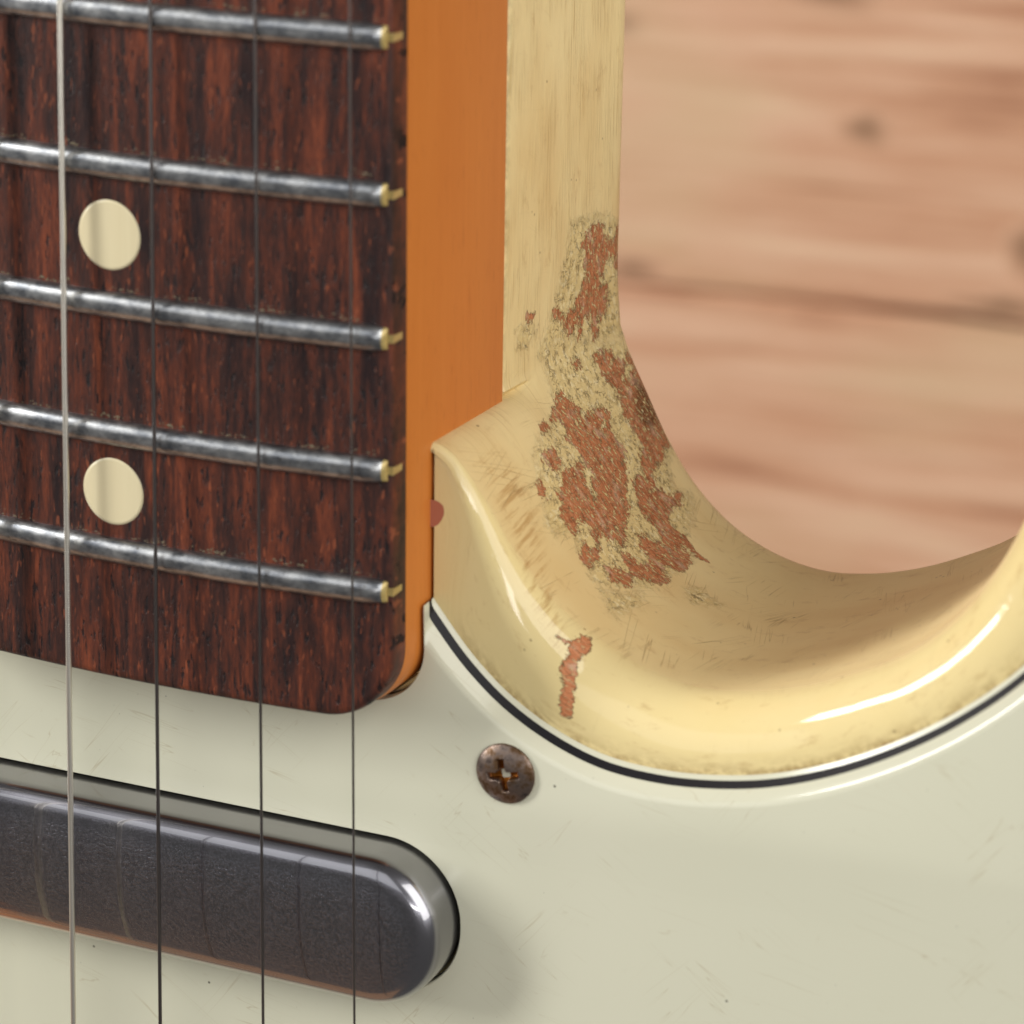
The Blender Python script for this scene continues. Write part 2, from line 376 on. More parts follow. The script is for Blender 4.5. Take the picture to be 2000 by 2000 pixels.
def knot(pl, x, y, rx, ry):
    """a dark knot a little proud of its board; x, y in the board's own millimetres"""
    Vk, Fk, rr = [(x, y, 0.5)], [], [0.0]; na = 28
    for q in (0.3, 0.6, 0.85, 1.0):
        for a in range(na):
            t = a / na * 2 * math.pi; w = 1 + 0.12 * math.sin(3 * t + x) + 0.07 * math.sin(5 * t)
            Vk.append((x + rx * q * w * math.cos(t), y + ry * q * w * math.sin(t), 0.5 * (1 - q * q) + 0.02)); rr.append(q)
    for a in range(na): Fk.append((0, 1 + a, 1 + (a + 1) % na))
    for r in range(3):
        for a in range(na): b = (a + 1) % na; Fk.append((1 + r * na + a, 1 + (r + 1) * na + a, 1 + (r + 1) * na + b, 1 + r * na + b))
    o = mesh_obj("knot", Vk, Fk, M_KNOTS, pl); fix_normals(o)
    at = o.data.attributes.new("ring", 'FLOAT', 'POINT'); at.data.foreach_set("value", np.array(rr, np.float32)); return o
PITCH = 118.0
boards = []; KNOTS = [(-118, -77, 9, 6), (-66, -107, 8, 11), (-131, -37, 20, 7), (-190, -128, 12, 4.5), (-72, -125, 20, 4.5)]
for i in range(-3, 4): boards.append(plank(-132 + 59 + i * PITCH, PITCH - 1.3, 40 + i))
bpy.context.view_layer.update()
for kx, ky, rx, ry in KNOTS:
    pl = min(boards, key=lambda q: abs((q.matrix_world.inverted() @ (Vector((kx, ky, ZW)) * MM)).y))
    lc = (pl.matrix_world.inverted() @ (Vector((kx, ky, ZW)) * MM)) / MM
    knot(pl, lc.x, lc.y, rx, ry)
b = mesh_obj("wall_backing", [(-900, -600, ZW - 26), (700, -600, ZW - 26), (700, 500, ZW - 26), (-900, 500, ZW - 26), (-900, -600, ZW - 40), (700, -600, ZW - 40), (700, 500, ZW - 40), (-900, 500, ZW - 40)],
             [(0, 1, 2, 3), (7, 6, 5, 4), (0, 4, 5, 1), (1, 5, 6, 2), (2, 6, 7, 3), (3, 7, 4, 0)], M_VOID, wall, smooth=False)

# ------------------------------------------------------------------ guitar
guitar = bpy.data.objects.new("electric_guitar", None); col.objects.link(guitar)
guitar["label"] = "cream electric guitar with worn cutaway, rosewood fingerboard and mint green pickguard"
guitar["category"] = "guitar"

def dense(pts, step):
    """Catmull-Rom through pts, resampled at about `step` mm"""
    P = np.array(pts, float); P = np.vstack([2 * P[0] - P[1], P, 2 * P[-1] - P[-2]]); out = []
    for i in range(1, len(P) - 2):
        a, b, c, d = P[i - 1:i + 3]; t = np.linspace(0, 1, 60, endpoint=False)[:, None]
        # centripetal-ish: scale the tangents by the chord lengths
        l0, l1, l2 = [max(1e-6, np.linalg.norm(q)) for q in (b - a, c - b, d - c)]
        m1 = l1 * ((b - a) / l0 * l1 + (c - b) / l1 * l0) / (l0 + l1); m2 = l1 * ((c - b) / l1 * l2 + (d - c) / l2 * l1) / (l1 + l2)
        out.append((2 * t**3 - 3 * t**2 + 1) * b + (t**3 - 2 * t**2 + t) * m1 + (-2 * t**3 + 3 * t**2) * c + (t**3 - t**2) * m2)
    Q = np.vstack(out + [P[-2][None]])
    s = np.concatenate([[0], np.cumsum(np.linalg.norm(np.diff(Q, axis=0), axis=1))])
    n = max(2, int(round(s[-1] / step)) + 1) if step else None
    u = np.linspace(0, s[-1], n)
    return np.stack([np.interp(u, s, Q[:, 0]), np.interp(u, s, Q[:, 1])], 1)

def normals2(P, closed=False):
    if closed: T = np.roll(P, -1, 0) - np.roll(P, 1, 0)
    else: T = np.gradient(P, axis=0)
    T /= np.maximum(1e-9, np.linalg.norm(T, axis=1))[:, None]
    return np.stack([-T[:, 1], T[:, 0]], 1)       # left of travel

# -- outline of the neck heel, which sits in a pocket with a hair of clearance
L = 647.7; RAD = 184.15; ZC = 10.08
fret_y = lambda k: L * 2 ** (-k / 12) - L * 2 ** (-21 / 12)
hw = lambda y: 28.0 - 0.01515 * (y + 11)
zb = lambda x: ZC - (RAD - np.sqrt(RAD * RAD - np.asarray(x, float) ** 2))
YE, RC, YT = -13.0, 6.0, 85.0
def half(y, off=0.0):
    """half width of the heel end outline with its rounded corners"""
    h = hw(y) - off; e = YE + off
    t = np.clip((e + RC - y) / RC, 0, 1)
    return h - RC * (1 - np.sqrt(np.maximum(0, 1 - t * t)))
def heel(off, ytop, nseg=25):
    e = YE + off
    ys = np.concatenate([np.linspace(ytop, e + RC, 12), e + RC - RC * np.sin(np.linspace(0, math.pi / 2, nseg))[1:]])
    r = np.stack([half(ys, off), ys], 1); return np.vstack([r, np.stack([-r[::-1, 0], r[::-1, 1]], 1)])

# -- edge of the pickguard, shared with the grime line it leaves on the body
edge_curve = dense([(28.22, -3.0), (29.2, -4.2), (32.55, -8.0), (36.35, -11.15), (41.15, -13.7), (45.85, -15.15), (51.3, -15.5), (56.75, -14.95), (61.9, -13.75), (65.9, -12.25),
                    (73.4, -8.2), (78.8, -4.2), (84.5, 1.6), (88, 7.5), (91, 16), (93, 25), (95.5, 30), (98.5, 30), (101, 24), (102.5, 10), (102.5, -20), (100, -60), (100, -115)], 0.4)

# -- body: the outline of the treble cutaway, walked from the neck down and round the horn
STEP = 0.22
secA = dense([(27.7, 85), (28.1, 65), (28.5, 46.9), (28.65, 34), (28.75, 26), (28.95, 18), (29.4, 13.6)], STEP)
main = dense([(29.4, 13.6), (30.4, 11.1), (32.54, 7.0), (35.2, 2.2), (38.4, -2.16), (43.11, -6.13), (48.27, -8.33), (52.74, -9.0),
              (57.62, -8.43), (62.9, -6.9), (68.0, -4.5), (71.3, -2.6), (74.4, 0.0), (77.4, 3.6), (80.0, 8), (82.0, 13), (83.6, 19), (85.0, 27), (86.3, 34),
              (88.2, 39.5), (92.5, 44), (98, 45), (103.5, 42.5), (107, 37), (109, 29), (109.5, 12), (108, -10), (106, -40), (105, -80), (107, -120)], STEP)
dm = np.linalg.norm(main - np.array([34.4, 3.6]), axis=1); iM = int(dm.argmin())
loB, common = main[:iM], main[iM:]
up_raw = dense([(27.0, 11.95), (28.1, 11.75), (29.2, 11.2), (30.3, 10.2), (31.3, 8.8), (32.6, 6.8), (34.4, 3.6)], 0.02)
uu = np.concatenate([[0, 0], np.linspace(0, 1, len(loB) - 1)[:-1]]); k0 = np.linspace(0, 1, len(up_raw))
upB = np.stack([np.interp(uu, k0, up_raw[:, 0]), np.interp(uu, k0, up_raw[:, 1])], 1)
upB[0] = (20, 11.95); upB[1] = (24, 11.95)
Wl = np.vstack([secA[:-1], loB, common]); nA = len(secA) - 1; nB = len(loB); n = len(Wl)
Wu = np.vstack([np.stack([np.full(nA, 20.0), secA[:-1, 1]], 1), upB, common])
Nl = -normals2(Wl); Nu = -normals2(Wu)           # right of travel = inward?  checked below
inside = np.array([30.0, -40.0]); iC = nA + nB + 60
if np.dot(Nl[iC], inside - Wl[iC]) < 0: Nl, Nu = -Nl, -Nu
S = np.concatenate([[0], np.cumsum(np.linalg.norm(np.diff(Wl, axis=0), axis=1))])
S0 = S[nA + nB]; S = S - S0                       # u = 0 where pocket end meets the cutaway
DEPTH, RB, ZF = 45.0, 5.0, -16.0
idx = np.arange(n)
has_up = idx >= nA                                # above the pocket floor there is only body beyond the pocket
draft = np.interp(idx, [0, nA - 40, nA, nA + nB], [1.35, 1.35, 1.95, 0.0])      # the wall under the neck leans in a little
ledge = np.clip(np.linalg.norm(Wu - (Wl + Nl * draft[:, None]), axis=1) / 1.0, 0, 1) * (idx < nA + 2)
def lean(z):
    P = Wl + Nl * (draft * np.clip((z + 40.0) / 24.0, 0, 1))[:, None]
    t = np.clip((z + 22.5) / 5.9, 0, 1); t = t * t * (3 - 2 * t)
    return np.where(((idx >= nA + 2) & (idx < nA + nB))[:, None], P * (1 - t) + Wu * t, P)
rt = np.interp(S, [S[nA], S[nA] + 4, 0, 14], [0.7, 0.9, 2.2, 5.5])
rows = []; vv = []
for a in np.linspace(0, math.pi / 2, 9):
    rows.append(np.column_stack([Wl + Nl * (RB * (1 - math.sin(a))), np.full(n, -DEPTH + RB * (1 - math.cos(a)))])); vv.append(RB * a)
v0 = RB * math.pi / 2
zs = np.arange(-DEPTH + RB, ZF - 0.7, 0.22)[1:]
for z in zs: rows.append(np.column_stack([lean(z), np.full(n, z)])); vv.append(v0 + z + DEPTH - RB)
for a in (0.0, 0.5, 1.0):
    t = a * math.pi / 2
    rows.append(np.column_stack([lean(-16.3) + Nl * (ledge * 0.35 * (1 - math.cos(t)))[:, None], np.where(ledge > 0, ZF - 0.6 + 0.6 * math.sin(t), ZF - 0.6 + 0.3 * a)])); vv.append(v0 + ZF - 0.6 + 0.3 * a + DEPTH - RB)
zs2 = np.linspace(ZF, -5.6, 48)
for z in zs2:
    hz = np.where(has_up, np.minimum(z, -rt - 0.05), ZF)
    # keep rows ordered where the roundover starts lower
    hz = np.where(has_up, ZF + (z - ZF) / (-5.6 - ZF) * ((-rt) - ZF), ZF)
    rows.append(np.column_stack([Wu, hz])); vv.append(v0 + z + DEPTH - RB)
vtop = vv[-1]
for a in np.linspace(0, math.pi / 2, 27)[1:]:
    ins = np.where(has_up, rt * (1 - math.cos(a)), 0.0); hz = np.where(has_up, -rt + rt * math.sin(a), ZF)
    rows.append(np.column_stack([Wu + Nu * ins[:, None], hz])); vv.append(vtop + 5.5 * a)
wflat = np.interp(S, [-1.5, 5, 70, 88], [0, 1, 1, 0])
NT = 14
for e in np.linspace(0, 4.2, NT + 1)[1:]:
    rows.append(np.column_stack([Wu + Nu * (np.where(has_up, rt, 0) + e * wflat)[:, None], np.where(has_up, 0.0, ZF)])); vv.append(vtop + 5.5 * math.pi / 2 + e)
R = np.array(rows); J = len(rows); V = R.reshape(-1, 3)
UV = np.stack([np.tile(S, J), np.repeat(vv, n)], 1)
ii, jj = np.meshgrid(np.arange(n - 1), np.arange(J - 1)); ii = ii.ravel(); jj = jj.ravel()
keep = ~((jj >= J - NT - 27 - 47) & (ii < nA - 1))
ii, jj = ii[keep], jj[keep]
F = np.stack([jj * n + ii, jj * n + ii + 1, (jj + 1) * n + ii + 1, (jj + 1) * n + ii], 1).tolist()
Vl = V.tolist(); UVl = UV.tolist()
def cap(ring_ids, extra, z, flip, hole=None):
    ids = list(ring_ids)
    for e in extra: Vl.append((e[0], e[1], z)); UVl.append((e[0] + 200, e[1])); ids.append(len(Vl) - 1)
    loops = [ids]
    if hole is not None:
        hid = []
        for e in hole: Vl.append((e[0], e[1], z)); UVl.append((e[0] + 200, e[1])); hid.append(len(Vl) - 1)
        low = []
        for e in hole: Vl.append((e[0], e[1], z - 5)); UVl.append((e[0] + 200, e[1])); low.append(len(Vl) - 1)
        for a in range(len(hid)): b = (a + 1) % len(hid); F.append((hid[a], hid[b], low[b], low[a]))
        loops.append(hid)
    al = [q for l in loops for q in l]
    for t in tessellate_polygon([[Vector((Vl[i][0], Vl[i][1], 0)) for i in l] for l in loops]): F.append(tuple(al[q] for q in (t[::-1] if flip else t)))
top_ring = [(J - 1) * n + i for i in range(nA, n)]
cap(top_ring, [(107, -120), (-110, -120), (-110, 11.95)], 0.0, False, heel(-0.34, 11.4))
cap(range(0, n), [(107, -120), (-110, -120), (-110, 85)], -DEPTH, True)
body = mesh_obj("body", Vl, F, M_PAINT, guitar, smooth=True, uv=UVl)
fix_normals(body); body.data.set_sharp_from_angle(angle=math.radians(50))

# where the finish has worn through, in millimetres along the wall (u) and up it (v)
WEAR = {'bare':[[(-23.05,12.67),(-23.09,12.04),(-22.39,10.81),(-21.03,10.81),(-20.94,9.99),(-20.21,8.48),(-20.27,7.89),(-21.46,7.1),(-22.98,6.1),(-22.32,6.32),(-20.11,6.69),(-17.95,6.0),(-16.39,6.07),(-15.43,5.9),(-16.42,5.92),(-17.9,7.97),(-18.67,6.88),(-18.94,8.75),(-19.06,10.4),(-17.42,10.52),(-17.52,11.63),(-16.3,10.9),(-15.92,9.65),(-14.59,9.55),(-13.63,10.04),(-13.0,11.35),(-13.93,11.76),(-13.82,12.11),(-11.67,12.03),(-11.46,12.72),(-12.73,13.32),(-13.82,12.84),(-14.34,13.5),(-13.59,13.91),(-14.45,14.72),(-12.13,15.79),(-12.23,16.12),(-14.05,15.79),(-13.67,17.04),(-12.93,18.12),(-13.67,18.89),(-15.12,18.46),(-14.89,16.75),(-15.92,16.37),(-16.69,15.32),(-17.84,14.27),(-19.43,14.59),(-19.84,14.98),(-20.35,14.31),(-21.59,15.29),(-22.49,14.07)],[(-16.11,21.19),(-16.08,20.65),(-15.36,19.67),(-14.6,18.32),(-14.04,18.68),(-14.82,19.34),(-15.04,20.68),(-15.48,21.24)],[(-17.08,27.07),(-16.62,25.31),(-16.31,25.53),(-16.2,26.51),(-16.67,27.19)],[(-9.88,14.0),(-9.83,12.22),(-9.44,10.73),(-8.79,10.28),(-7.9,9.35),(-7.95,7.84),(-8.48,6.6),(-7.37,5.95),(-4.83,5.89),(-2.72,5.94),(-0.94,5.92),(2.31,6.74),(1.96,8.53),(2.83,9.87),(2.71,10.85),(2.98,12.74),(3.69,14.3),(2.93,14.63),(2.24,15.21),(0.79,12.38),(-0.7,12.82),(-1.95,12.88),(-3.13,13.21),(-4.35,12.73),(-5.29,12.27),(-6.38,12.69),(-7.44,13.55),(-8.67,13.7)],[(-8.36,22.38),(-7.44,22.25),(-6.84,21.3),(-6.04,20.96),(-5.87,21.54),(-5.08,21.3),(-5.13,19.39),(-5.03,17.58),(-4.84,16.88),(-4.24,16.16),(-3.35,17.0),(-2.39,17.48),(-1.37,17.03),(-0.36,16.59),(1.04,18.01),(2.14,18.72),(3.33,20.65),(0.61,29.46),(-0.72,26.69),(-1.37,28.27),(-1.36,25.85),(-1.74,24.99),(-2.38,24.89),(-3.5,25.47),(-4.26,26.04),(-5.27,24.8),(-6.03,25.32),(-6.5,27.04),(-7.52,24.83),(-8.0,23.8)],[(-6.84,28.56),(-5.9,28.68),(-5.8,30.7),(-6.25,30.56)],[(-4.01,31.89),(-3.64,30.01),(-2.89,29.8),(-2.03,31.08),(-2.67,32.09),(-3.5,32.53)],[(-10.17,18.35),(-10.26,17.4),(-9.66,17.34),(-9.55,17.93)],[(-2.4,24.34),(-0.34,17.48),(1.24,18.23),(1.92,19.89),(3.09,21.07),(4.75,21.61),(5.29,22.6),(5.89,24.55),(6.92,25.93),(7.32,27.32),(6.43,27.61),(5.8,29.08),(5.09,29.13),(5.45,31.22),(4.53,31.03),(3.91,30.47),(2.85,31.54),(2.45,32.05),(3.66,33.02),(3.38,33.75),(1.91,34.12),(0.51,32.83),(-0.31,32.77),(-0.46,31.84),(-1.7,30.47),(-1.33,28.1),(-1.6,25.57)],[(-2.26,35.04),(-1.44,34.62),(-0.84,35.0),(-1.31,35.63)],[(2.66,16.64),(3.99,15.16),(4.85,15.54),(5.38,13.94),(6.41,12.86),(6.87,10.65),(7.58,12.11),(7.29,14.03),(7.67,15.75),(8.85,16.95),(9.94,16.63),(10.74,16.09),(12.53,16.67),(14.04,16.71),(12.95,17.56),(11.47,16.9),(11.16,17.72),(12.86,19.18),(13.15,20.68),(12.93,22.22),(11.69,22.85),(10.79,23.93),(11.68,23.94),(12.16,25.27),(12.94,24.91),(12.64,27.33),(11.58,27.99),(10.61,28.91),(10.38,30.11),(10.84,31.78),(10.07,32.23),(9.21,33.22),(8.12,32.75),(8.99,30.92),(9.9,30.3),(9.9,28.97),(8.8,28.97),(8.05,28.49),(8.11,27.59),(9.87,27.25),(10.73,25.2),(9.94,24.62),(8.84,24.62),(7.64,23.19),(8.36,22.38),(9.06,21.6),(10.38,20.34),(8.94,19.69),(7.2,19.33),(5.88,20.12),(4.65,18.91),(3.35,18.36)],[(5.01,32.98),(5.82,33.31),(6.47,31.36),(6.88,32.63),(7.06,34.5),(5.98,35.22),(5.44,34.16)],[(0.91,13.3),(2.17,9.0),(3.22,10.09),(2.69,11.76),(3.48,13.63),(5.03,14.64),(4.22,15.53),(2.8,15.06),(1.71,14.58)],[(180.61,16.26)],[(10.1,46.21),(11.49,45.39),(11.76,43.96),(12.4,43.21),(13.08,44.83),(12.89,45.61),(12.86,46.39),(13.68,47.51),(14.2,48.68),(14.63,49.61),(15.02,51.15),(14.48,51.53),(13.73,50.05),(13.3,48.96),(12.39,48.15),(12.17,46.63),(11.52,45.78)]],'hole':[[(-7.49,8.53),(-7.47,6.88),(-6.84,6.88),(-6.26,8.16),(-5.99,9.8),(-6.33,10.64),(-7.08,9.73)],[(-5.91,21.68),(-4.97,21.83),(-4.55,24.0),(-5.0,24.01)],[(-3.94,17.52),(-3.24,17.5),(-2.81,19.16),(-3.34,19.13)],[(-0.91,22.62),(0.32,22.34),(0.75,23.29),(-0.59,23.29)],[(-1.23,25.52),(-0.53,24.85),(0.28,24.83),(0.74,26.39),(2.03,26.04),(2.57,26.94),(1.59,27.39),(0.02,27.2),(-0.97,26.67)],[(-9.52,12.1),(-9.04,11.36),(-8.3,11.07),(-8.77,11.96)],[(5.37,26.04),(5.85,25.36),(6.43,26.52),(6.11,26.81)]],'crackle':[[(-24.07,13.44),(-23.31,9.4),(-22.1,6.37),(-14.2,6.16),(-11.99,6.37),(-10.01,5.97),(-13.01,24.31),(-14.83,22.53),(-16.55,21.35),(-21.97,18.65),(-24.48,18.08)],[(-12.74,24.99),(-14.04,22.11),(-9.62,6.92),(2.33,6.04),(5.32,12.59),(-2.06,35.65),(-3.76,33.2),(-4.61,33.4),(-6.15,30.72),(-6.81,26.78),(-7.83,24.68),(-10.84,23.54)],[(-4.4,33.84),(2.23,8.78),(6.02,10.79),(7.68,8.71),(10.07,12.97),(10.74,16.09),(12.86,17.4),(12.8,27.36),(10.99,32.07),(8.88,35.76),(3.79,33.94),(2.58,36.38),(1.36,36.74),(-0.92,35.11)],[(9.52,36.1),(12.37,30.64),(13.07,33.36),(12.47,38.0),(10.34,36.5)],[(14.52,24.57),(15.18,22.6),(18.64,23.3),(18.51,23.84),(16.27,26.55)],[(-15.86,28.96),(-16.15,26.69),(-14.91,24.54),(-13.59,26.72),(-14.09,28.96)]],'rubbed':[[(-6.46,40.65),(-3.12,41.17),(1.03,41.93),(5.36,45.42),(10.97,46.93),(11.4,45.84),(3.97,39.39),(-0.21,36.93),(-4.54,36.76),(-6.96,37.95)]],'soiled':[[(-5.9,8.11),(-4.08,5.91),(-2.37,5.91),(-1.39,5.92),(-0.24,5.9),(-0.44,10.49),(-2.75,10.98)]]}

def sdf(poly, P):
    """signed distance, positive inside"""
    A = np.array(poly, float); B = np.roll(A, -1, 0); d2 = np.full(len(P), 1e9); ins = np.zeros(len(P), bool)
    for a, b in zip(A, B):
        e = b - a; w = P - a; t = np.clip((w @ e) / max(1e-9, e @ e), 0, 1)
        q = w - t[:, None] * e; d2 = np.minimum(d2, (q * q).sum(1))
        c = (a[1] > P[:, 1]) != (b[1] > P[:, 1])
        if b[1] != a[1]: ins ^= c & (P[:, 0] < (b[0] - a[0]) * (P[:, 1] - a[1]) / (b[1] - a[1]) + a[0])
    return np.where(ins, 1, -1) * np.sqrt(d2)
UVa = np.array(UVl); near = (UVa[:, 0] > -60) & (UVa[:, 0] < 75) & (np.arange(len(UVa)) < n * J)
Pn = UVa[near]
def field(polys):
    f = np.full(len(UVa), -5.0)
    if polys: f[near] = np.clip(np.max([sdf(p, Pn) for p in polys], 0), -5, 5)
    return f
F_bare = field(WEAR["bare"]); F_hole = field(WEAR["hole"])
F_bare = np.minimum(F_bare, -F_hole)
F_crack = field(WEAR["crackle"])
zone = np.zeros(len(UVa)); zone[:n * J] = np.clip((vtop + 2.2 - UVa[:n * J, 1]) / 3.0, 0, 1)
gr = np.clip((-UVa[:, 0] - 2) / 12, 0, 1) * (np.arange(len(UVa)) < n * J)
seam = np.zeros(len(UVa)); gid = np.arange(n * J) % n
vled = v0 + ZF + DEPTH - RB
seam[:n * J] = np.exp(-((UVa[:n * J, 1] - vled + 0.1) / 0.35) ** 2) * (gid < nA + 2)
Vxy = np.array(Vl)[:, :2]; gline = np.zeros(len(UVa))
tp = np.where((UVa[:, 1] > vtop) & (UVa[:, 0] < 100) & (np.arange(len(UVa)) < n * J))[0]
dd = np.full(len(tp), 1e9)
for q in edge_curve[::2]: dd = np.minimum(dd, np.hypot(*(Vxy[tp] - q).T))
gline[tp] = np.exp(-np.maximum(0, dd - 0.15) / 0.55)
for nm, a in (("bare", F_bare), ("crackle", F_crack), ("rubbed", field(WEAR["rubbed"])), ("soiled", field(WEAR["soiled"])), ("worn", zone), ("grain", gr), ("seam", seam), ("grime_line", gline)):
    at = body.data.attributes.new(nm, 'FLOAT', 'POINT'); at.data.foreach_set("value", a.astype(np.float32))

CH = [(27.5, 6.5), (28.4, 6.45), (28.95, 6.1), (29.1, 5.5), (28.85, 4.7), (28.5, 4.2), (28.0, 3.9), (27.5, 3.85)]
cv = [(x, y, 0.015) for x, y in dense(CH + [CH[0]], 0.12)[:-1]]
chip = mesh_obj("bare_chip", cv, [tuple(range(len(cv)))], mat_simple("bare_wood_chip", lin(176, 108, 84), 0.6), body)

# ------------------------------------------------------------------ neck
neck = bpy.data.objects.new("neck", None); col.objects.link(neck); neck.parent = guitar
def outline(off, z):
    e = YE + off
    ys = np.concatenate([np.linspace(YT, e + RC, 60), e + RC - RC * np.sin(np.linspace(0, math.pi / 2, 25))[1:]])
    r = np.stack([half(ys, off), ys], 1); l = np.stack([-r[::-1, 0], r[::-1, 1]], 1)
    P = np.vstack([r, l]); return np.column_stack([P, z(P[:, 0]) if callable(z) else np.full(len(P), z)])
def prism(name, rings, mat, parent, top=True, bottom=True, sharp=40):
    m = len(rings[0]); Vv = np.vstack(rings); Ff = []
    for j in range(len(rings) - 1):
        for i in range(m):
            q = (i + 1) % m; Ff.append((j * m + i, j * m + q, (j + 1) * m + q, (j + 1) * m + i))
    for ok, j in ((bottom, 0), (top, len(rings) - 1)):
        if ok:
            ids = [j * m + i for i in range(m)]
            for t in tessellate_polygon([[Vector((Vv[i][0], Vv[i][1], 0)) for i in ids]]): Ff.append(tuple(ids[q] for q in t))
    o = mesh_obj(name, Vv, Ff, mat, parent); fix_normals(o); o.data.set_sharp_from_angle(angle=math.radians(sharp)); return o
prism("neck_shaft", [outline(0.6, -16.3), outline(0.0, -15.6), outline(0.08, 4.6), outline(0.35, 5.35), outline(0.8, 5.45)], M_MAPLE, neck)
# fingerboard: cambered top, eased edge, dark side
nu = 56; ysr = np.concatenate([np.linspace(YT, YE + 0.85 + RC, 50), YE + 0.85 + RC - RC * np.sin(np.linspace(0, math.pi / 2, 22))[1:]])
ysr = ysr[(ysr >= YE + 0.85 - 1e-6)]
Vt, Ft = [], []
for y in ysr:
    h = float(half(y, 0.85))
    for u in np.linspace(-1, 1, nu): Vt.append((u * h, y, float(zb(u * h))))
m = len(ysr)
for i in range(m - 1):
    for j in range(nu - 1): Ft.append((i * nu + j, i * nu + j + 1, (i + 1) * nu + j + 1, (i + 1) * nu + j))
loop = [i * nu + nu - 1 for i in range(m)] + [(m - 1) * nu + j for j in range(nu - 2, -1, -1)] + [i * nu for i in range(m - 2, -1, -1)]
LP = np.array([Vt[i] for i in loop]); nn2 = normals2(LP[:, :2], True)
ctr = np.array([0, 20.0])
if np.mean(np.sum(nn2 * (LP[:, :2] - ctr), 1)) < 0: nn2 = -nn2
prev = loop
for off, dz in ((0.30, -0.05), (0.58, -0.20), (0.78, -0.46), (0.88, -0.85), (0.90, None)):
    ids = []
    for q, nv in zip(LP, nn2):
        Vt.append((q[0] + nv[0] * off, q[1] + nv[1] * off, (q[2] + dz) if dz is not None else 5.3)); ids.append(len(Vt) - 1)
    for a in range(len(ids) - 1): Ft.append((prev[a], prev[a + 1], ids[a + 1], ids[a]))
    prev = ids
fb = mesh_obj("fingerboard", Vt, Ft, M_ROSE, neck); fix_normals(fb); fb.data.set_sharp_from_angle(angle=math.radians(50))
# position markers
def marker(y):
    rr = 3.27; Vd = [(0, y, ZC + 0.02)]; Fd = []
    for r in (0.5, 0.9, 0.985, 1.0):
        for a in range(64):
            t = a / 64 * 2 * math.pi; x = rr * r * math.cos(t)
            Vd.append((x, y + rr * r * math.sin(t), float(zb(x)) + (0.02 if r < 0.95 else 0.012 if r < 1 else -0.4)))
    for a in range(64): Fd.append((0, 1 + a, 1 + (a + 1) % 64))
    for k in range(3):
        for a in range(64): Fd.append((1 + k * 64 + a, 1 + (k + 1) * 64 + a, 1 + (k + 1) * 64 + (a + 1) % 64, 1 + k * 64 + (a + 1) % 64))
    o = mesh_obj("inlay_dot", Vd, Fd, M_INLAY, neck); fix_normals(o); return o
for k in (17, 19, 21): marker((fret_y(k) + fret_y(k - 1)) / 2)
# frets
def fret(k):
    y0 = fret_y(k); h = float(hw(y0)); W, H = 1.22, 1.02; np_ = 17
    xs = np.concatenate([np.linspace(-h + 2.4, h - 2.4, 60), h - 2.4 + 2.0 * np.sin(np.linspace(0, math.pi / 2, 14))[1:]])
    xs = np.concatenate([-xs[60:][::-1], xs])
    Vv, Ff, fm = [], [], []
    for x in xs:
        t = max(0.0, (abs(x) - (h - 2.4)) / 2.0); s = math.sqrt(max(0.0, 1 - t ** 2.6)) * 0.9 + 0.1 * (t < 1)
        wob = 0.012 * math.sin(x * 0.7 + k) + 0.006 * math.sin(x * 2.3 + 2 * k)
        for j in range(np_):
            a = math.pi * j / (np_ - 1)
            zz = H * s * math.sin(a) ** 0.9 if 0 < j < np_ - 1 else 0
            zz = min(zz, 0.975 + wob * 0.8)
            Vv.append((x, y0 - W * (1 - 0.22 * t * t) * math.cos(a), float(zb(x)) + zz - 0.02))
    for i in range(len(xs) - 1):
        for j in range(np_ - 1):
            Ff.append((i * np_ + j, (i + 1) * np_ + j, (i + 1) * np_ + j + 1, i * np_ + j + 1))
            fm.append(1 if (abs(xs[i]) > h - 0.78 or j < 1) else 0)  # lacquered ends; lowest flank row coloured gold for its warm reflection
    Ff.append(tuple((len(xs) - 1) * np_ + j for j in range(np_))); fm.append(1)
    # tang end showing on the edge of the board
    for sx in (1, -1):
        b0 = len(Vv); ze = float(zb(h))
        for x in (h - 1.2, h + 0.12):
            for (dy, z) in ((-0.30, ze - 1.75), (0.30, ze - 1.75), (0.36, ze + 0.05), (-0.36, ze + 0.05)): Vv.append((sx * x, y0 + dy, z))
        for f in ((0, 1, 2, 3), (7, 6, 5, 4), (0, 4, 5, 1), (1, 5, 6, 2), (2, 6, 7, 3), (3, 7, 4, 0)):
            Ff.append(tuple(b0 + q for q in f)); fm.append(1)
    o = mesh_obj("fret", Vv, Ff, [M_NICK, M_BRASS], neck, fmat=fm); fix_normals(o); o.data.set_sharp_from_angle(angle=math.radians(50)); return o
for k in (16, 17, 18, 19, 20, 21): fret(k)
# grime packed along the upper foot of each fret
Vg, Fg = [], []
for k in (17, 18, 19, 20, 21):
    for _ in range(260):
        x = random.uniform(-16, 26); y = fret_y(k) + 1.32 + abs(random.gauss(0, 0.22)); r = random.uniform(0.03, 0.10) * (1 if random.random() < .9 else 1.6)
        if math.sin(x * 0.9 + k * 2) + random.gauss(0, 0.5) < 0.1: continue
        z = float(zb(x)); b0 = len(Vg); st = random.uniform(1, 2.2)
        for a in range(6):
            t = a / 6 * 6.283 + random.uniform(-.3, .3); Vg.append((x + r * st * math.cos(t), y + r * math.sin(t), z - 0.01))
        Vg.append((x, y, z + r * 0.7))
        for a in range(6): Fg.append((b0 + a, b0 + (a + 1) % 6, b0 + 6))
gm = mesh_obj("grime", Vg, Fg, M_GRIME, neck); gm["kind"] = "stuff"

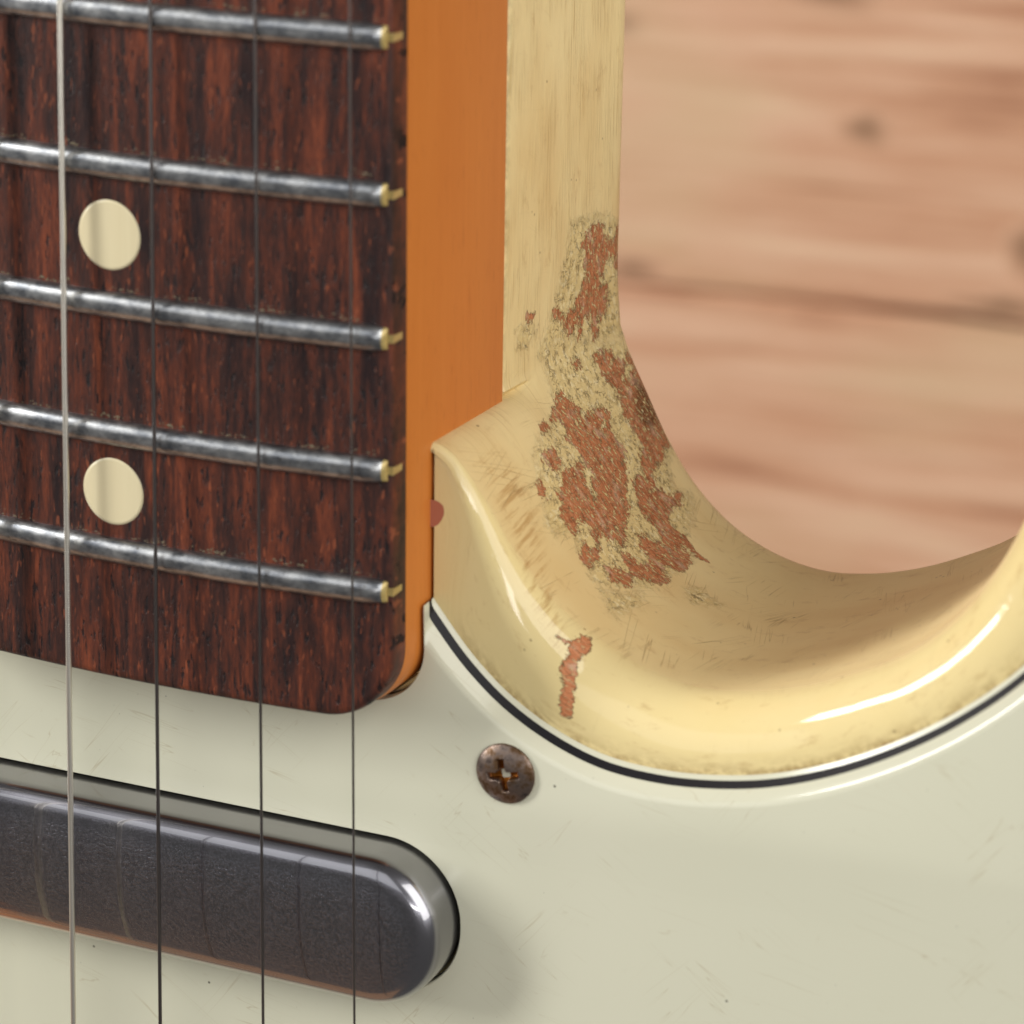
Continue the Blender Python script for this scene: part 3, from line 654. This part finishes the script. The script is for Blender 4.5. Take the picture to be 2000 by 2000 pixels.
# ------------------------------------------------------------------ pickguard, three layers with a bevelled edge
neck_cut = heel(-0.34, -3.0)[::-1]
neck_cut = neck_cut[neck_cut[:, 1] < -3.05]
GO = np.vstack([edge_curve[:-1], np.array([[100, -115], [-106, -115], [-106, -3.0]]), neck_cut])
gs = np.concatenate([[0], np.cumsum(np.linalg.norm(np.diff(GO, axis=0), axis=1))])
def gw(off):                                           # no bevel along the neck
    w = np.clip(gs / (1.3 * off + 0.05), 0.05, 1); w[len(edge_curve) + 2:] = 0.05; return w
# corner where the edge meets the neck is a real corner; ease it
gn = normals2(GO, True)
area2 = np.sum(GO[:, 0] * np.roll(GO[:, 1], -1) - np.roll(GO[:, 0], -1) * GO[:, 1])
if area2 < 0: gn = -gn                                # inward normal
def gring(off, z): return np.column_stack([GO + gn * (off * gw(off))[:, None], np.full(len(GO), z)])
def rounded(cx, cy, hx, hy, r, ang, nseg=20, inset=0.0):
    P = []; r2 = max(0.05, r - inset); hx -= inset; hy -= inset
    for qx, qy, a0 in ((1, 1, 0), (-1, 1, 90), (-1, -1, 180), (1, -1, 270)):
        for t in np.linspace(0, 90, nseg): a = math.radians(a0 + t); P.append((qx * (hx - r2) + r2 * math.cos(a), qy * (hy - r2) + r2 * math.sin(a)))
    P = np.array(P); c, s = math.cos(ang), math.sin(ang)
    return np.stack([cx + c * P[:, 0] - s * P[:, 1], cy + s * P[:, 0] + c * P[:, 1]], 1)
PK = dict(cx=-2.6, cy=-35.55, hx=35.0, hy=7.65, r=7.4, ang=math.radians(1.0))
HOLE = rounded(PK['cx'], PK['cy'], PK['hx'] + .32, PK['hy'] + .32, PK['r'] + .32, PK['ang'])
def ply(name, rings, mat, parent, with_top):
    m = len(GO); k = len(HOLE); Vv = [tuple(q) for r in rings for q in r]; Ff = []
    for j in range(len(rings) - 1):
        for i in range(m): q = (i + 1) % m; Ff.append((j * m + i, j * m + q, (j + 1) * m + q, (j + 1) * m + i))
    zt, z0 = rings[-1][0][2], rings[0][0][2]; b0 = len(Vv)
    Vv += [(x, y, z0) for x, y in HOLE] + [(x, y, zt - .12) for x, y in HOLE] + [(x + (x - PK['cx']) * .003, y + (y - PK['cy']) * .012, zt) for x, y in HOLE]
    for r in range(2):
        for i in range(k): q = (i + 1) % k; Ff.append((b0 + r * k + i, b0 + r * k + q, b0 + (r + 1) * k + q, b0 + (r + 1) * k + i))
    if with_top:
        oi = [(len(rings) - 1) * m + i for i in range(m)]; hi = [b0 + 2 * k + i for i in range(k)]; al = oi + hi
        for t in tessellate_polygon([[Vector((Vv[i][0], Vv[i][1], 0)) for i in oi], [Vector((Vv[i][0], Vv[i][1], 0)) for i in hi]]): Ff.append(tuple(al[q] for q in t))
    o = mesh_obj(name, Vv, Ff, mat, parent); fix_normals(o); o.data.set_sharp_from_angle(angle=math.radians(30)); return o
pg = ply("pickguard", [gring(0.98, 1.02), gring(1.75, 1.86), gring(2.05, 2.09), gring(2.45, 2.2)], M_MINT, guitar, True)
ply("black_layer", [gring(0.40, 0.42), gring(0.98, 1.02)], M_BLACK, pg, False)
ply("white_layer", [gring(0.02, 0.03), gring(0.06, 0.14), gring(0.40, 0.42)], M_WHITEPLY, pg, False)

# ------------------------------------------------------------------ pickup under its metal cover
def cover():
    prof = [(0.0, 0.4), (0.0, 5.5)] + [(2.1 * (1 - math.cos(a)), 5.5 + 2.0 * math.sin(a)) for a in np.linspace(0, math.pi / 2, 9)[1:]] + [(3.0, 7.62), (4.2, 7.72), (5.6, 7.79), (6.8, 7.81)]
    Rg = [np.column_stack([rounded(inset=i, **PK), np.full(80, z)]) for i, z in prof]
    m = 80; Vv = np.vstack(Rg).tolist(); Ff = []
    for j in range(len(Rg) - 1):
        for i in range(m): q = (i + 1) % m; Ff.append((j * m + i, j * m + q, (j + 1) * m + q, (j + 1) * m + i))
    Ff.append(tuple((len(Rg) - 1) * m + i for i in range(m)))
    o = mesh_obj("pickup_cover", Vv, Ff, M_COVER, guitar); fix_normals(o); o.data.set_sharp_from_angle(angle=math.radians(45))
    P = np.array(Vv); top = np.clip((P[:, 2] - 7.35) / 0.3, 0, 1)
    orange = np.clip(1 - (P[:, 1] - (PK['cy'] - PK['hy'])) / 4.6, 0, 1) * np.clip((17 - P[:, 0]) / 16, 0, 1) * np.clip((P[:, 2] - 4.6) / 1.2, 0, 1)  # mask of the warm reflection painted on, fading to the right
    for nm, a in (("topface", top), ("orange_reflection", orange)):
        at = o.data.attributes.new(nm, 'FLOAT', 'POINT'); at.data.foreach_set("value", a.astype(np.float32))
    return o
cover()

# ------------------------------------------------------------------ pickguard screw
def screw(cx, cy, z0, rot):
    Rr = 2.95; nr, na = 56, 120; Vv, Ff, dep = [], [], []
    c, s = math.cos(rot), math.sin(rot)
    def hgt(x, y):
        r = math.hypot(x, y); z = 0.25 + 0.80 * (1 - (r / Rr) ** 2) ** 0.8 if r < Rr else 0.25
        u, w = abs(c * x + s * y), abs(-s * x + c * y)
        if w > u: u, w = w, u
        # arm of half width .40 flaring to the middle, reaching 1.62
        wd = 0.40 + max(0, 0.62 - u) * 0.75
        e = min(wd - w, (1.66 - u) * 0.8)
        d = min(1.0, max(0, e / 0.20)); d = d * d * (3 - 2 * d)
        deep = 0.45 + 0.75 * max(0, 1 - u / 1.7)
        return z - d * deep, d * min(1, deep)
    Vv.append((cx, cy, z0 + hgt(0, 0)[0])); dep.append(hgt(0, 0)[1])
    for i in range(1, nr + 1):
        r = Rr * i / nr
        for a in range(na):
            t = a / na * 2 * math.pi; x, y = r * math.cos(t), r * math.sin(t); z, d = hgt(x, y)
            Vv.append((cx + x, cy + y, z0 + z)); dep.append(d)
    for a in range(na): t = a / na * 2 * math.pi; Vv.append((cx + (Rr - .1) * math.cos(t), cy + (Rr - .1) * math.sin(t), z0 - 0.3)); dep.append(0)
    for a in range(na): Ff.append((0, 1 + a, 1 + (a + 1) % na))
    for i in range(nr):
        for a in range(na): q = (a + 1) % na; Ff.append((1 + i * na + a, 1 + (i + 1) * na + a, 1 + (i + 1) * na + q, 1 + i * na + q))
    o = mesh_obj("screw", Vv, Ff, M_SCREW, pg); fix_normals(o); o.data.set_sharp_from_angle(angle=math.radians(60))
    at = o.data.attributes.new("recess", 'FLOAT', 'POINT'); at.data.foreach_set("value", np.array(dep, np.float32))
screw(37.05, -18.0, 2.18, math.radians(12))

# ------------------------------------------------------------------ strings
def string(xa, xb, z, r, wound, mat):
    ya, yb = 85.0, -110.0; f = lambda y: xa + (xb - xa) * (51.5 - y) / (51.5 + 47.0)
    ys = np.arange(ya, yb, -0.07) if wound else np.linspace(ya, yb, 60)
    seg = 14; Vv, Ff = [], []
    for i, y in enumerate(ys):
        rr = r * (0.93 + 0.07 * abs(math.sin(math.pi * (ya - y) / 0.24))) if wound else r
        zz = z + 0.010 * (0 - y)
        for a in range(seg): t = a / seg * 2 * math.pi; Vv.append((f(y) + rr * math.cos(t), y, zz + rr * math.sin(t)))
    for i in range(len(ys) - 1):
        for a in range(seg): q = (a + 1) % seg; Ff.append((i * seg + a, i * seg + q, (i + 1) * seg + q, (i + 1) * seg + a))
    Ff += [tuple(range(seg)), tuple((len(ys) - 1) * seg + a for a in range(seg))[::-1]]
    o = mesh_obj("string", Vv, Ff, mat, guitar); fix_normals(o); return o
string(-21.4, -23.2, 11.3, 0.52, False, M_WOUND)
string(-12.8, -13.6, 11.7, 0.42, False, M_WOUND)
string(-3.94, -4.09, 11.8, 0.275, True, M_WOUND)
string(5.09, 5.64, 11.6, 0.18, False, M_STEEL)
string(15.15, 16.71, 11.1, 0.14, False, M_STEEL)
string(23.85, 26.08, 10.3, 0.115, False, M_STEEL)
